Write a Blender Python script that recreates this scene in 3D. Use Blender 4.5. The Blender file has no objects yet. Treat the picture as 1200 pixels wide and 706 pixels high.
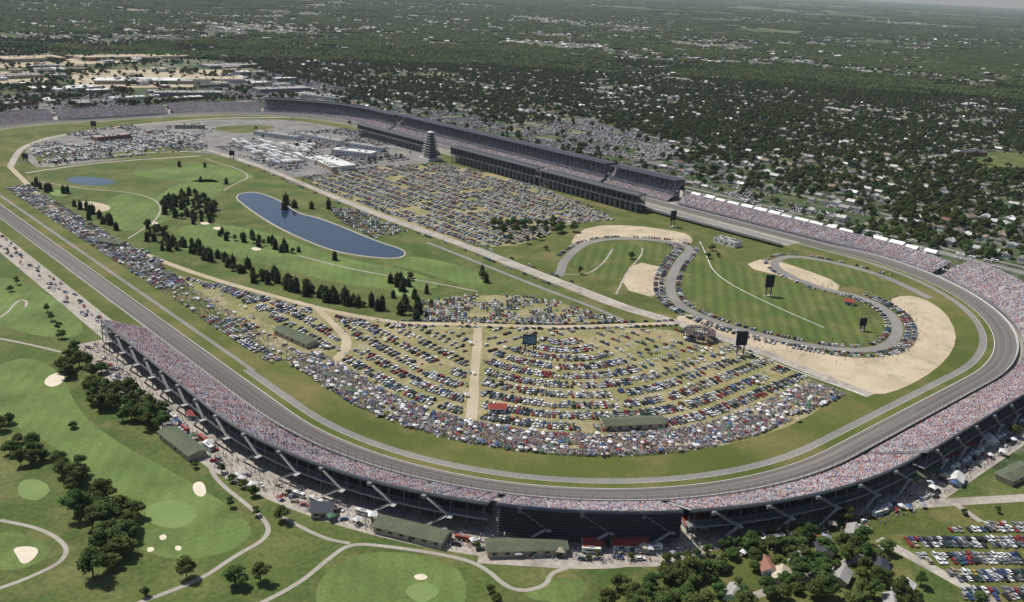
import bpy,bmesh,math
import numpy as np
rng=np.random.default_rng(7)
HAZE=2.1e-5
scene=bpy.context.scene
pi=math.pi
# ------------------------------------------------------------------ site survey (metres; origin = centre of the oval)
CAM=np.array([621.62,1017.31,277.63]); YAW,PIT,ROL,FPX=-2.40555,0.32957,0.04827,1109.78
_f=np.array([math.sin(YAW)*math.cos(PIT),math.cos(YAW)*math.cos(PIT),-math.sin(PIT)])
_r=np.array([math.cos(YAW),-math.sin(YAW),0]);_u=np.cross(_r,_f)
_r2=_r*math.cos(ROL)+_u*math.sin(ROL);_u2=-_r*math.sin(ROL)+_u*math.cos(ROL)
def G(x,y,z=0.0):
    d=_f+_r2*(x-600)/FPX-_u2*(y-353)/FPX
    s=(z-CAM[2])/d[2]
    return (CAM[0]+s*d[0],CAM[1]+s*d[1])
def GP(pts,z=0.0): return [G(x,y,z) for x,y in pts]
# oval centre line: s runs from the middle of the north chute anticlockwise
R=256.0;Q=R*pi/2
E=np.cumsum([0,100.5,Q,1006,Q,201,Q,1006,Q,100.5]);T=E[-1]
def oval(s,off):
    s=np.atleast_1d(np.asarray(s,float))%T; off=np.broadcast_to(np.asarray(off,float),s.shape)
    k=np.clip(np.searchsorted(E,s,side='right')-1,0,8); l=s-E[k]
    x=np.zeros_like(s);y=np.zeros_like(s);a=np.zeros_like(s)
    for i,(px,py,dx,dy,ang) in {0:(0,759,-1,0,pi/2),2:(-356.5,503,0,-1,pi),4:(-100.5,-759,1,0,1.5*pi),6:(356.5,-503,0,1,0),8:(100.5,759,-1,0,pi/2)}.items():
        m=k==i; a[m]=ang; x[m]=px+dx*l[m]+off[m]*math.cos(ang); y[m]=py+dy*l[m]+off[m]*math.sin(ang)
    for i,(cx,cy,a0) in {1:(-100.5,503,pi/2),3:(-100.5,-503,pi),5:(100.5,-503,1.5*pi),7:(100.5,503,0)}.items():
        m=k==i; aa=a0+l[m]/R; a[m]=aa; x[m]=cx+(R+off[m])*np.cos(aa); y[m]=cy+(R+off[m])*np.sin(aa)
    return x,y,a
def bank(s):
    s=np.asarray(s,float)%T
    def tri(a,b): return np.clip(np.minimum((s-a)/60,(b-s)/60),0,1)
    return 0.12*np.maximum.reduce([np.where(s<1000,np.clip((E[2]+30-s)/60,0,1),0),np.where(s>3000,np.clip((s-E[7]+30)/60,0,1),0),tri(E[3]-30,E[4]+30),tri(E[5]-30,E[6]+30)])
def inpoly(x,y,P):
    x=np.asarray(x);y=np.asarray(y);c=np.zeros(x.shape,bool);n=len(P)
    for i in range(n):
        x1,y1=P[i];x2,y2=P[i-1]
        if y1==y2: continue
        c^=((y1>y)!=(y2>y))&(x<(x2-x1)*(y-y1)/(y2-y1)+x1)
    return c
def dpoly(x,y,P):
    d=np.full(np.shape(x),1e9)
    for (x1,y1),(x2,y2) in zip(P[:-1],P[1:]):
        vx,vy=x2-x1,y2-y1;t=np.clip(((x-x1)*vx+(y-y1)*vy)/(vx*vx+vy*vy+1e-9),0,1)
        d=np.minimum(d,np.hypot(x-x1-t*vx,y-y1-t*vy))
    return d
def chaikin(P,n=2,closed=True):
    for _ in range(n):
        Q2=[]
        m=len(P)
        if not closed: Q2.append(P[0])
        for i in range(m if closed else m-1):
            a=P[i];b=P[(i+1)%m]
            Q2.append((a[0]*.75+b[0]*.25,a[1]*.75+b[1]*.25));Q2.append((a[0]*.25+b[0]*.75,a[1]*.25+b[1]*.75))
        if not closed: Q2.append(P[-1])
        P=Q2
    return P
_g=rng.random((256,256))
def vnoise(x,y,sc):
    x=np.asarray(x)/sc+1000.3;y=np.asarray(y)/sc+1000.7
    xi=np.floor(x).astype(int);yi=np.floor(y).astype(int);fx=x-xi;fy=y-yi
    fx=fx*fx*(3-2*fx);fy=fy*fy*(3-2*fy)
    g=lambda a,b:_g[a%256,b%256]
    return (g(xi,yi)*(1-fx)+g(xi+1,yi)*fx)*(1-fy)+(g(xi,yi+1)*(1-fx)+g(xi+1,yi+1)*fx)*fy
# ------------------------------------------------------------------ materials
def newmat(name):
    m=bpy.data.materials.new(name);m.use_nodes=True
    nt=m.node_tree;b=nt.nodes['Principled BSDF'];b.inputs['Roughness'].default_value=.9
    b.inputs['Specular IOR Level'].default_value=.2
    return m,nt,b
def N(nt,t,**k):
    n=nt.nodes.new(t)
    for a,v in k.items(): setattr(n,a,v)
    return n
def mixc(nt,fac,a,b,mode='MIX'):
    n=N(nt,'ShaderNodeMix',data_type='RGBA',blend_type=mode)
    for s,v in ((n.inputs[0],fac),(n.inputs[6],a),(n.inputs[7],b)):
        if hasattr(v,'node'): nt.links.new(v,s)
        elif isinstance(v,(int,float)): s.default_value=v
        else: s.default_value=(*v,1)
    return n.outputs[2]
def noise(nt,scale,detail=4,lo=.35,hi=.65,coord=None,rough=.6):
    n=N(nt,'ShaderNodeTexNoise');n.inputs['Scale'].default_value=scale;n.inputs['Detail'].default_value=detail;n.inputs['Roughness'].default_value=rough
    if coord is None:
        coord=N(nt,'ShaderNodeTexCoord').outputs['Object']
    nt.links.new(coord,n.inputs['Vector'])
    m=N(nt,'ShaderNodeMapRange');m.inputs[1].default_value=lo;m.inputs[2].default_value=hi
    nt.links.new(n.outputs['Fac'],m.inputs[0]);return m.outputs[0]
def surf(name,c1,c2,s1=.02,c3=None,s2=.15,fine=.8,amp=.35,rough=.9,th=(.5,.7),stripe=None):
    m,nt,b=newmat(name)
    col=mixc(nt,noise(nt,s1,5),c1,c2)
    if c3 is not None: col=mixc(nt,noise(nt,s2,4,*th),col,c3)
    f=noise(nt,fine,3,.25,.75)
    g=mixc(nt,f,(1-amp,)*3,(1+amp*.6,)*3)
    col=mixc(nt,1.0,col,g,'MULTIPLY')
    if stripe:
        w=N(nt,'ShaderNodeTexWave',wave_type='BANDS');w.inputs['Scale'].default_value=stripe[0];w.inputs['Distortion'].default_value=.3
        mp=N(nt,'ShaderNodeMapping');mp.inputs['Rotation'].default_value=(0,0,stripe[1])
        nt.links.new(N(nt,'ShaderNodeTexCoord').outputs['Object'],mp.inputs[0]);nt.links.new(mp.outputs[0],w.inputs[0])
        g=mixc(nt,w.outputs['Fac'],(1-stripe[2],)*3,(1+stripe[2],)*3);col=mixc(nt,1.0,col,g,'MULTIPLY')
    nt.links.new(col,b.inputs['Base Color']);b.inputs['Roughness'].default_value=rough
    return m
def plain(name,c,rough=.7,metal=0,var=.15,sc=.5):
    m,nt,b=newmat(name)
    g=mixc(nt,noise(nt,sc,3,.3,.7),tuple(v*(1-var) for v in c),tuple(v*(1+var) for v in c))
    nt.links.new(g,b.inputs['Base Color']);b.inputs['Roughness'].default_value=rough;b.inputs['Metallic'].default_value=metal
    return m
def inst(name,mul=(1,1,1),rough=.6,var=.2,sc=1.0,spec=.2,trans=0):
    m,nt,b=newmat(name)
    a=N(nt,'ShaderNodeAttribute',attribute_type='INSTANCER',attribute_name='icol')
    g=mixc(nt,noise(nt,sc,3,.3,.7),tuple(v*(1-var) for v in mul),tuple(v*(1+var) for v in mul))
    col=mixc(nt,1.0,a.outputs['Color'],g,'MULTIPLY')
    nt.links.new(col,b.inputs['Base Color']);b.inputs['Roughness'].default_value=rough;b.inputs['Specular IOR Level'].default_value=spec
    return m
M={}
M['grass']=surf('grass',(.066,.088,.018),(.105,.122,.03),.012,(.18,.155,.062),.03,.5,.38,th=(.48,.72))
M['golf']=surf('golf_rough',(.052,.085,.018),(.09,.125,.03),.015,(.16,.155,.055),.028,.35,.4,th=(.44,.74))
M['fairway']=surf('fairway',(.108,.165,.045),(.15,.20,.058),.02,(.085,.122,.032),.028,.5,.28,stripe=(.035,.6,.045),th=(.42,.7))
M['green']=surf('putting_green',(.15,.215,.075),(.175,.235,.08),.05,None,.1,1,.15)
M['stripe']=surf('mown_grass',(.068,.102,.021),(.095,.128,.03),.012,(.14,.135,.045),.03,.6,.28,stripe=(.03,.9,.14))
M['bright']=surf('track_verge_grass',(.070,.094,.017),(.105,.122,.027),.01,(.17,.145,.055),.02,.7,.35,th=(.44,.7))
M['dry']=surf('dry_grass',(.31,.26,.135),(.16,.17,.06),.02,(.34,.29,.18),.05,.35,.38)
M['dirt']=surf('dirt_road',(.36,.30,.2),(.44,.37,.27),.03,None,.1,.6,.2)
M['concrete']=surf('concrete',(.33,.295,.25),(.41,.37,.32),.02,(.24,.215,.19),.05,.3,.3)
M['lot']=surf('asphalt_lot',(.17,.165,.155),(.25,.235,.215),.02,(.12,.118,.115),.05,.3,.3)
M['road']=surf('asphalt_road',(.185,.177,.165),(.245,.232,.215),.02,None,.1,.5,.25)
M['sand']=surf('gravel_trap',(.42,.34,.235),(.50,.42,.30),.03,(.34,.285,.205),.05,.6,.22)
M['bunker']=surf('bunker_sand',(.58,.51,.4),(.66,.58,.46),.1,None,.1,.6,.1)
M['path']=surf('cart_path',(.30,.27,.23),(.37,.34,.29),.05,None,.1,.6,.2)
M['white']=plain('white_paint',(.78,.78,.76),.6)
M['wall']=plain('wall_white',(.6,.6,.58),.7)
M['steel']=plain('painted_steel',(.085,.09,.105),.5)
M['bench']=plain('aluminium_bench',(.36,.345,.36),.5)
M['dark']=plain('dark_panel',(.018,.022,.03),.6)
M['roofdk']=plain('dark_roof',(.042,.047,.06),.6)
M['grey']=plain('grey_cladding',(.20,.21,.22),.6)
M['stair']=plain('precast_stair',(.36,.35,.34),.8)
M['glass']=plain('window_glass',(.03,.04,.05),.35)
M['redroof']=plain('red_roof',(.26,.045,.035),.7)
M['greenroof']=surf('green_roof',(.085,.105,.068),(.11,.13,.085),.1,None,.1,.8,.25)
M['tan']=plain('tan_wall',(.42,.36,.27),.8)
M['brick']=plain('brick_wall',(.26,.13,.09),.8)
M['whiteroof']=surf('membrane_roof',(.55,.55,.53),(.66,.66,.64),.03,(.45,.44,.41),.08,.4,.2)
M['greyroof']=surf('gravel_roof',(.27,.26,.245),(.36,.35,.33),.03,(.2,.2,.19),.08,.4,.25)
M['bark']=plain('bark',(.09,.065,.045),.95)
m,nt,b=newmat('race_track_asphalt')
uv=N(nt,'ShaderNodeUVMap');uv.uv_map='UVMap'
mp=N(nt,'ShaderNodeMapping');mp.inputs['Scale'].default_value=(.5,9,1);nt.links.new(uv.outputs[0],mp.inputs[0])
c=mixc(nt,noise(nt,1.5,5,.3,.7,mp.outputs[0]),(.13,.116,.106),(.20,.18,.164))
mp2=N(nt,'ShaderNodeMapping');mp2.inputs['Scale'].default_value=(.12,1.6,1);nt.links.new(uv.outputs[0],mp2.inputs[0])
c=mixc(nt,noise(nt,2,3,.4,.6,mp2.outputs[0]),c,(.10,.09,.083))
nt.links.new(c,b.inputs['Base Color']);M['track']=m
m,nt,b=newmat('countryside')
co=N(nt,'ShaderNodeTexCoord').outputs['Object']
v=N(nt,'ShaderNodeTexVoronoi');v.inputs['Scale'].default_value=.0028;v.inputs['Randomness'].default_value=.8
nt.links.new(co,v.inputs['Vector'])
sp=N(nt,'ShaderNodeSeparateColor');nt.links.new(v.outputs['Color'],sp.inputs[0])
r=N(nt,'ShaderNodeValToRGB');nt.links.new(sp.outputs[0],r.inputs[0])
cr=r.color_ramp;cr.interpolation='CONSTANT'
cr.elements[0].position=0;cr.elements[0].color=(.045,.07,.022,1);cr.elements[1].position=.38;cr.elements[1].color=(.062,.088,.03,1)
for p_,c_ in ((.66,(.09,.11,.042,1)),(.84,(.14,.14,.07,1)),(.9,(.04,.06,.024,1)),(.96,(.25,.215,.16,1))):
    e=cr.elements.new(p_);e.color=c_
c=mixc(nt,noise(nt,.004,6,.45,.62),r.outputs[0],(.045,.07,.025))
c=mixc(nt,noise(nt,.03,4,.52,.78),c,(.16,.152,.125))
c=mixc(nt,1.0,c,mixc(nt,noise(nt,.12,4,.3,.7),(.65,.65,.65),(1.25,1.25,1.25)),'MULTIPLY')
nt.links.new(c,b.inputs['Base Color']);M['land']=m
m,nt,b=newmat('pond_water');b.inputs['Base Color'].default_value=(.024,.037,.066,1);b.inputs['Roughness'].default_value=.12;b.inputs['Specular IOR Level'].default_value=.45
nn=N(nt,'ShaderNodeTexNoise');nn.inputs['Scale'].default_value=.6;bp=N(nt,'ShaderNodeBump');bp.inputs['Strength'].default_value=.25
nt.links.new(nn.outputs[0],bp.inputs['Height']);nt.links.new(bp.outputs[0],b.inputs['Normal']);M['water']=m
M['leaf']=inst('foliage',(1,1,1),.85,.45,.35,.1)
M['needle']=inst('needles',(1,1,1),.9,.35,.6,.05)
M['paint']=inst('car_paint',rough=.35,var=.02,spec=.5)
M['cloth']=inst('clothes',rough=.9,var=.1)
M['roofi']=inst('shingle_roof',rough=.9,var=.15,sc=.6)
M['canvas']=inst('canopy_canvas',rough=.8,var=.05)
M['skin']=plain('skin',(.5,.33,.25),.7);M['jeans']=plain('trousers',(.2,.21,.25),.9)
M['tyre']=plain('tyre',(.02,.02,.02),.8)
M['scr']=surf('screen_picture',(.05,.12,.2),(.1,.25,.3),.3,(.4,.45,.5),.6,2,.3,rough=.3)
# ------------------------------------------------------------------ mesh helpers
def link(name,me):
    o=bpy.data.objects.new(name,me);scene.collection.objects.link(o);return o
def mesh(name,V,F,mats,mi=None):
    me=bpy.data.meshes.new(name);me.from_pydata([tuple(map(float,v)) for v in V],[],F)
    for m_ in mats: me.materials.append(M[m_])
    if mi is not None: me.polygons.foreach_set('material_index',np.array(mi,dtype=np.int32))
    me.update();return me
def poly(name,P,z,mat,sm=2):
    if sm: P=chaikin(P,sm)
    bm=bmesh.new();vs=[bm.verts.new((x,y,z)) for x,y in P];bm.faces.new(vs)
    bm.normal_update()
    for f in list(bm.faces):
        if f.normal.z<0:f.normal_flip()
    bmesh.ops.triangulate(bm,faces=bm.faces)
    me=bpy.data.meshes.new(name);bm.to_mesh(me);bm.free();me.materials.append(M[mat]);return link(name,me)
def strip(name,P,w,z,mat,sm=2):
    if sm:P=chaikin(P,sm,False)
    P=np.array(P);t=np.gradient(P,axis=0);n=np.stack([-t[:,1],t[:,0]],1);n/=np.hypot(n[:,0],n[:,1])[:,None]+1e-9
    w=np.broadcast_to(w,(len(P),)) if np.isscalar(w) else np.interp(np.linspace(0,1,len(P)),np.linspace(0,1,len(w)),w)
    A=P+n*w[:,None]/2;Bq=P-n*w[:,None]/2
    V=[(*a,z) for a in A]+[(*b_,z) for b_ in Bq];k=len(P)
    F=[(i,i+k,i+k+1,i+1) for i in range(k-1)]
    return link(name,mesh(name,V,F,[mat]))
def sweep(name,s0,s1,prof,mat,ds=7,bk=False):
    n=max(2,int((s1-s0)/ds)+1);S=np.linspace(s0,s1,n);k=len(prof)
    bkv=bank(S) if bk else None
    cols=[]
    for off,z in prof:
        x,y,_=oval(S,off);zz=np.full(n,z)
        if bk: zz=zz+bkv*(off+9)
        cols.append(np.stack([x,y,zz],1))
    V=np.concatenate(cols)
    F=[(j*n+i,(j+1)*n+i,(j+1)*n+i+1,j*n+i+1) for j in range(k-1) for i in range(n-1)]
    me=mesh(name,V,F,[mat])
    uvl=me.uv_layers.new(name='UVMap')
    offs=np.repeat([p[0] for p in prof],n);SS=np.tile(S,k)
    li=np.zeros(len(me.loops),dtype=np.int32);me.loops.foreach_get('vertex_index',li)
    uvl.data.foreach_set('uv',np.stack([SS[li]/100,offs[li]/10],1).ravel())
    return link(name,me)
class Batch:
    def __init__(s): s.V=[];s.F=[];s.m=[];s.mats=[]
    def mi(s,m):
        if m not in s.mats:s.mats.append(m)
        return s.mats.index(m)
    def add(s,V,F,m):
        n=len(s.V);s.V+=list(V);s.F+=[tuple(i+n for i in f) for f in F]
        k=s.mi(m) if isinstance(m,str) else None
        s.m+=[k]*len(F) if k is not None else [s.mi(q) for q in m]
    def box(s,x,y,z0,z1,lx,ly,rot,m,taper=1.0):
        c,sn=math.cos(rot),math.sin(rot);V=[]
        for z,t in ((z0,1),(z1,taper)):
            for a,b_ in ((-1,-1),(1,-1),(1,1),(-1,1)):
                px,py=a*lx/2*t,b_*ly/2*t;V.append((x+px*c-py*sn,y+px*sn+py*c,z))
        s.add(V,[(3,2,1,0),(4,5,6,7),(0,1,5,4),(1,2,6,5),(2,3,7,6),(3,0,4,7)],m)
    def gable(s,x,y,z0,z1,lx,ly,rot,m,m2,ov=.6):
        c,sn=math.cos(rot),math.sin(rot);V=[]
        a,b_=lx/2+ov,ly/2+ov
        for px,py,pz in ((-a,-b_,z0),(a,-b_,z0),(a,b_,z0),(-a,b_,z0),(-a,0,z1),(a,0,z1)):
            V.append((x+px*c-py*sn,y+px*sn+py*c,pz))
        s.add(V,[(0,1,5,4),(2,3,4,5),(0,4,3),(1,2,5),(3,2,1,0)],[m,m,m2,m2,m2])
    def seg(s,p,q,w,m,th=None):
        th=w if th is None else th
        p=np.array(p,float);q=np.array(q,float);d=q-p;d/=np.linalg.norm(d)+1e-9
        a=np.cross(d,(0,0,1) if abs(d[2])<.9 else (1,0,0));a/=np.linalg.norm(a);b_=np.cross(d,a);V=[]
        for o in (p,q):
            for i,j in ((-1,-1),(1,-1),(1,1),(-1,1)): V.append(tuple(o+a*i*w/2+b_*j*th/2))
        s.add(V,[(3,2,1,0),(4,5,6,7),(0,1,5,4),(1,2,6,5),(2,3,7,6),(3,0,4,7)],m)
    def obj(s,name): return link(name,mesh(name,s.V,s.F,s.mats,s.m))
    def me(s,name): return mesh(name,s.V,s.F,s.mats,s.m)
# ------------------------------------------------------------------ instancing
def protoset(name,meshes):
    c=bpy.data.collections.new(name)
    for i,me in enumerate(meshes):
        c.objects.link(bpy.data.objects.new('%s_%02d'%(name,i),me))
    return c
def scatter(name,coll,x,y,z,rot,scl,idx,col):
    n=len(x)
    if n==0:return
    me=bpy.data.meshes.new(name);me.vertices.add(n)
    me.vertices.foreach_set('co',np.stack([x,y,np.broadcast_to(z,(n,))],1).astype(np.float32).ravel())
    def at(nm,ty,dat,k):
        a=me.attributes.new(nm,ty,'POINT');a.data.foreach_set(k,dat)
    at('rotv','FLOAT_VECTOR',np.stack([np.zeros(n),np.zeros(n),rot],1).astype(np.float32).ravel(),'vector')
    scl=np.asarray(scl)
    if scl.ndim<2: scl=np.repeat(np.broadcast_to(scl,(n,))[:,None],3,1)
    at('sclv','FLOAT_VECTOR',scl.astype(np.float32).ravel(),'vector')
    at('idx','INT',np.asarray(idx,dtype=np.int32),'value')
    at('icol','FLOAT_COLOR',np.c_[col,np.ones(n)].astype(np.float32).ravel(),'color')
    o=link(name,me)
    ng=bpy.data.node_groups.new(name+'_instances','GeometryNodeTree')
    ng.interface.new_socket('Geometry',in_out='INPUT',socket_type='NodeSocketGeometry')
    ng.interface.new_socket('Geometry',in_out='OUTPUT',socket_type='NodeSocketGeometry')
    gi=ng.nodes.new('NodeGroupInput');go=ng.nodes.new('NodeGroupOutput')
    ip=ng.nodes.new('GeometryNodeInstanceOnPoints');ci=ng.nodes.new('GeometryNodeCollectionInfo')
    ci.inputs['Collection'].default_value=coll;ci.inputs['Separate Children'].default_value=True;ci.inputs['Reset Children'].default_value=True
    ip.inputs['Pick Instance'].default_value=True
    def na(nm,ty):
        q=ng.nodes.new('GeometryNodeInputNamedAttribute');q.data_type=ty;q.inputs['Name'].default_value=nm
        return next(o_ for o_ in q.outputs if o_.enabled and o_.name=='Attribute')
    L=ng.links.new
    L(gi.outputs[0],ip.inputs['Points']);L(ci.outputs[0],ip.inputs['Instance'])
    L(na('idx','INT'),ip.inputs['Instance Index']);L(na('rotv','FLOAT_VECTOR'),ip.inputs['Rotation']);L(na('sclv','FLOAT_VECTOR'),ip.inputs['Scale'])
    L(ip.outputs[0],go.inputs[0])
    md=o.modifiers.new('instances','NODES');md.node_group=ng
    return o
# ------------------------------------------------------------------ prototypes
def blob(V,F,c,r,sub,rg,jit=.25):
    bm=bmesh.new();bmesh.ops.create_icosphere(bm,subdivisions=sub,radius=1)
    n=len(V)
    for v in bm.verts:
        k=1+rg.uniform(-jit,jit);V.append((c[0]+v.co.x*r[0]*k,c[1]+v.co.y*r[1]*k,c[2]+v.co.z*r[2]*k))
    for f in bm.faces:F.append(tuple(v.index+n for v in f.verts))
    bm.free()
def leaves(V,F,c,r,n,size,rg,up=.5):
    for _ in range(n):
        d=rg.normal(size=3);d/=np.linalg.norm(d)
        if d[2]<-.5:d[2]*=-1
        k=rg.uniform(.8,1.2);p=np.array(c)+d*np.array(r)*k
        nrm=d+rg.normal(size=3)*.5+np.array((0,0,up));nrm/=np.linalg.norm(nrm)
        a=np.cross(nrm,rg.normal(size=3));a/=np.linalg.norm(a);b_=np.cross(nrm,a);s=size*rg.uniform(.6,1.3)
        i=len(V)
        V+= [tuple(p+a*s*.5),tuple(p+b_*s*.38),tuple(p-a*s*.5),tuple(p-b_*s*.38)]
        F.append((i,i+1,i+2,i+3))
def tree_mesh(name,seed,H=12,cw=5.2):
    rg=np.random.default_rng(seed);Bt=Batch()
    Bt.seg((0,0,-.3),(0,0,H*.3),.55,'bark');Bt.seg((0,0,H*.28),(.2,.1,H*.6),.35,'bark')
    V=[];F=[]
    nb=12
    for i in range(nb):
        a=i*2.4+rg.uniform(-.4,.4);rr=cw*rg.uniform(.35,.70) if i<nb-3 else cw*.2*rg.random()
        z=H*(rg.uniform(.38,.66) if i<nb-3 else rg.uniform(.7,.82))
        c=(rr*math.cos(a),rr*math.sin(a),z);r=cw*rg.uniform(.28,.46);r=(r,r,r*.85)
        Bt.seg((0,0,H*.3),(c[0]*.8,c[1]*.8,c[2]-.5),.2,'bark')
        blob(V,F,c,tuple(q*.85 for q in r),1,rg,.2);leaves(V,F,c,r,90,1.0,rg)
    Bt.add(V,F,'leaf');return Bt.me(name)
def pine_mesh(name,seed,H=13,w=3.0):
    rg=np.random.default_rng(seed);Bt=Batch();Bt.seg((0,0,-.3),(0,0,H*.95),.35,'bark');V=[];F=[]
    nl=14
    for l in range(nl):
        t=l/(nl-1);z=H*(.08+.88*t);rad=w*(1-t**1.35)*rg.uniform(.82,1.12)+.3;nbr=max(6,int(13*(1-t)+6))
        for k in range(nbr):
            a=rg.uniform(0,2*pi);rr=rad*rg.uniform(.7,1.15);ww=.5+rr*.22;i=len(V)
            c,sn=math.cos(a),math.sin(a);dz=-.22*rr
            V+=[(0,0,z+.5),(c*rr*.6-sn*ww,sn*rr*.6+c*ww,z+dz*.6),(c*rr,sn*rr,z+dz),(c*rr*.6+sn*ww,sn*rr*.6-c*ww,z+dz*.6)]
            F.append((i,i+1,i+2,i+3))
    blob(V,F,(0,0,H*.42),(w*.66,w*.66,H*.38),2,rg,.18);leaves(V,F,(0,0,H*.42),(w*.8,w*.8,H*.42),140,.9,rg)
    Bt.add(V,F,'needle');return Bt.me(name)
def clump_mesh(name,seed):
    rg=np.random.default_rng(seed);V=[];F=[]
    for i in range(15):
        a=rg.uniform(0,2*pi);rr=29*math.sqrt(rg.random());h=rg.uniform(7,13);w=rg.uniform(4,6.5)
        c=(rr*math.cos(a),rr*math.sin(a),h*.6)
        blob(V,F,c,(w,w,h*.42),2,rg,.16);leaves(V,F,c,(w,w,h*.42),60,2.0,rg)
    Bt=Batch();Bt.add(V,F,'leaf');return Bt.me(name)
TREES=protoset('broadleaf_tree',[tree_mesh('broadleaf%d'%i,i+3,H,w) for i,(H,w) in enumerate([(12,5.4),(14,5.2),(10,5.0),(13,6.2)])])
PINES=protoset('pine_tree',[pine_mesh('pine%d'%i,i+30,H,w) for i,(H,w) in enumerate([(12,3.6),(11,3.9),(14,3.8)])])
CLUMPS=protoset('woodland_clump',[clump_mesh('clump%d'%i,i+60) for i in range(4)])
def car_mesh(name,L,W,H,prof,cab,wh=.34):
    Bt=Batch()
    def ext(P,w0,w1,m,glass=False):
        n=len(P);V=[(x,-(w0 if z<=P[0][1]+.01 else w1),z) for x,z in P]+[(x,(w0 if z<=P[0][1]+.01 else w1),z) for x,z in P]
        F=[tuple(range(n)),tuple(range(2*n-1,n-1,-1))];ms=['glass' if glass else m]*2
        for i in range(n):
            j=(i+1)%n;F.append((i,i+n,j+n,j));dz=abs(P[i][1]-P[j][1])
            ms.append('glass' if (glass and dz>.15) else m)
        Bt.add(V,F,ms)
    ext(prof,W/2,W/2*.95,'paint');ext(cab,W/2*.93,W/2*.74,'paint',True)
    for sx in (-L*.31,L*.31):
        for sy in (-1,1):
            n=8;V=[]
            for yy in (sy*W*.40,sy*W*.505):
                for k in range(n): V.append((sx+wh*math.cos(2*pi*k/n),yy,wh+wh*math.sin(2*pi*k/n)))
            Bt.add(V,[tuple(range(n)),tuple(range(2*n-1,n-1,-1))]+[(k,(k+1)%n,(k+1)%n+n,k+n) for k in range(n)],'tyre')
    return Bt.me(name)
sedan=car_mesh('sedan',4.7,1.8,1.4,[(-2.3,.3),(-2.35,.75),(-2.2,.92),(-1.4,.95),(1.0,.95),(2.1,.8),(2.35,.62),(2.3,.3)],[(-1.75,.94),(-1.15,1.42),(.25,1.44),(1.05,.94)])
suv=car_mesh('suv',4.8,1.9,1.8,[(-2.35,.4),(-2.4,1.0),(-2.3,1.1),(1.1,1.1),(2.2,1.0),(2.4,.75),(2.35,.4)],[(-2.25,1.09),(-2.05,1.78),(.4,1.8),(1.15,1.09)],.38)
pickup=car_mesh('pickup',5.5,1.95,1.8,[(-2.75,.5),(-2.75,1.1),(1.4,1.12),(2.5,1.05),(2.75,.8),(2.7,.45)],[(-.6,1.1),(-.5,1.8),(.75,1.8),(1.4,1.1)],.4)
van=car_mesh('minivan',4.9,1.95,1.8,[(-2.4,.4),(-2.45,1.0),(1.5,1.05),(2.3,.85),(2.45,.4)],[(-2.35,1.0),(-2.25,1.75),(.7,1.78),(1.7,1.04)],.36)
CARS=protoset('parked_car',[sedan,suv,pickup,van])
Bt=Batch();Bt.box(0,0,.6,3.2,9,2.5,0,'canvas');Bt.box(0,0,3.2,3.5,3,1.2,0,'grey');Bt.box(4.51,0,1.6,2.6,.05,2.2,0,'glass');Bt.box(0,1.26,1.7,2.4,6,.04,0,'glass');Bt.box(0,-1.26,1.7,2.4,6,.04,0,'glass')
for sx in (-3,3):Bt.box(sx,0,0,.9,.9,2.3,0,'tyre')
rvm=Bt.me('motorhome')
Bt=Batch();Bt.box(-1.5,0,1.1,4.0,13.5,2.6,0,'canvas');Bt.box(-1.5,0,.6,1.1,12,1.6,0,'tyre');Bt.box(7,0,.8,3.3,2.6,2.5,0,'paint');Bt.box(8.32,0,1.9,2.9,.05,2.1,0,'glass')
for sx in(-6.2,-5,5.6,8):Bt.box(sx,0,0,1,.95,2.5,0,'tyre')
RVS=protoset('motorhome',[rvm,Bt.me('transporter')])
Bt=Batch();V=[(-1.6,-1.6,2.2),(1.6,-1.6,2.2),(1.6,1.6,2.2),(-1.6,1.6,2.2),(0,0,3.3)];Bt.add(V,[(0,1,4),(1,2,4),(2,3,4),(3,0,4)],'canvas')
for a in(-1.5,1.5):
    for b_ in(-1.5,1.5):Bt.seg((a,b_,0),(a,b_,2.25),.07,'grey')
can=Bt.me('canopy')
Bt=Batch();Bt.add([(-1.2,-1,0),(1.2,-1,0),(1.2,1,0),(-1.2,1,0),(-.2,0,1.4),(.2,0,1.4)],[(0,1,5,4),(2,3,4,5),(3,0,4),(1,2,5)],'canvas');dome=Bt.me('tent')
TENTS=protoset('canopy_tent',[can,dome])
def person_mesh(name,J,Ed,Rd,headz,pz):
    me=bpy.data.meshes.new('tmp');me.from_pydata(J,Ed,[]);o=bpy.data.objects.new('tmp',me);scene.collection.objects.link(o)
    md=o.modifiers.new('s','SKIN');
    for i,r_ in enumerate(Rd): me.skin_vertices[0].data[i].radius=(r_,r_*.85)
    me.skin_vertices[0].data[0].use_root=True
    dg=bpy.context.evaluated_depsgraph_get();m2=bpy.data.meshes.new_from_object(o.evaluated_get(dg));m2.name=name
    bpy.data.objects.remove(o);m2.materials.clear()
    for k in('cloth','skin','jeans'):m2.materials.append(M[k])
    for p_ in m2.polygons:
        c_=p_.center;p_.material_index=(0 if c_.z>headz+.14 else 1) if c_.z>headz else (2 if pz(c_) else 0)
    return m2
J=[(0,0,.95),(0,0,1.2),(0,0,1.42),(0,0,1.5),(0,0,1.62),(0,0,1.74),(0,.2,1.4),(.05,.27,1.12),(.1,.25,.9),(0,-.2,1.4),(.05,-.27,1.12),(.1,-.25,.9),(0,.1,.88),(.02,.12,.48),(0,.13,.05),(0,-.1,.88),(.02,-.12,.48),(0,-.13,.05)]
Ed=[(0,1),(1,2),(2,3),(3,4),(4,5),(2,6),(6,7),(7,8),(2,9),(9,10),(10,11),(0,12),(12,13),(13,14),(0,15),(15,16),(16,17)]
Rd=[.15,.15,.16,.06,.10,.07,.07,.05,.04,.07,.05,.04,.10,.065,.05,.10,.065,.05]
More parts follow.
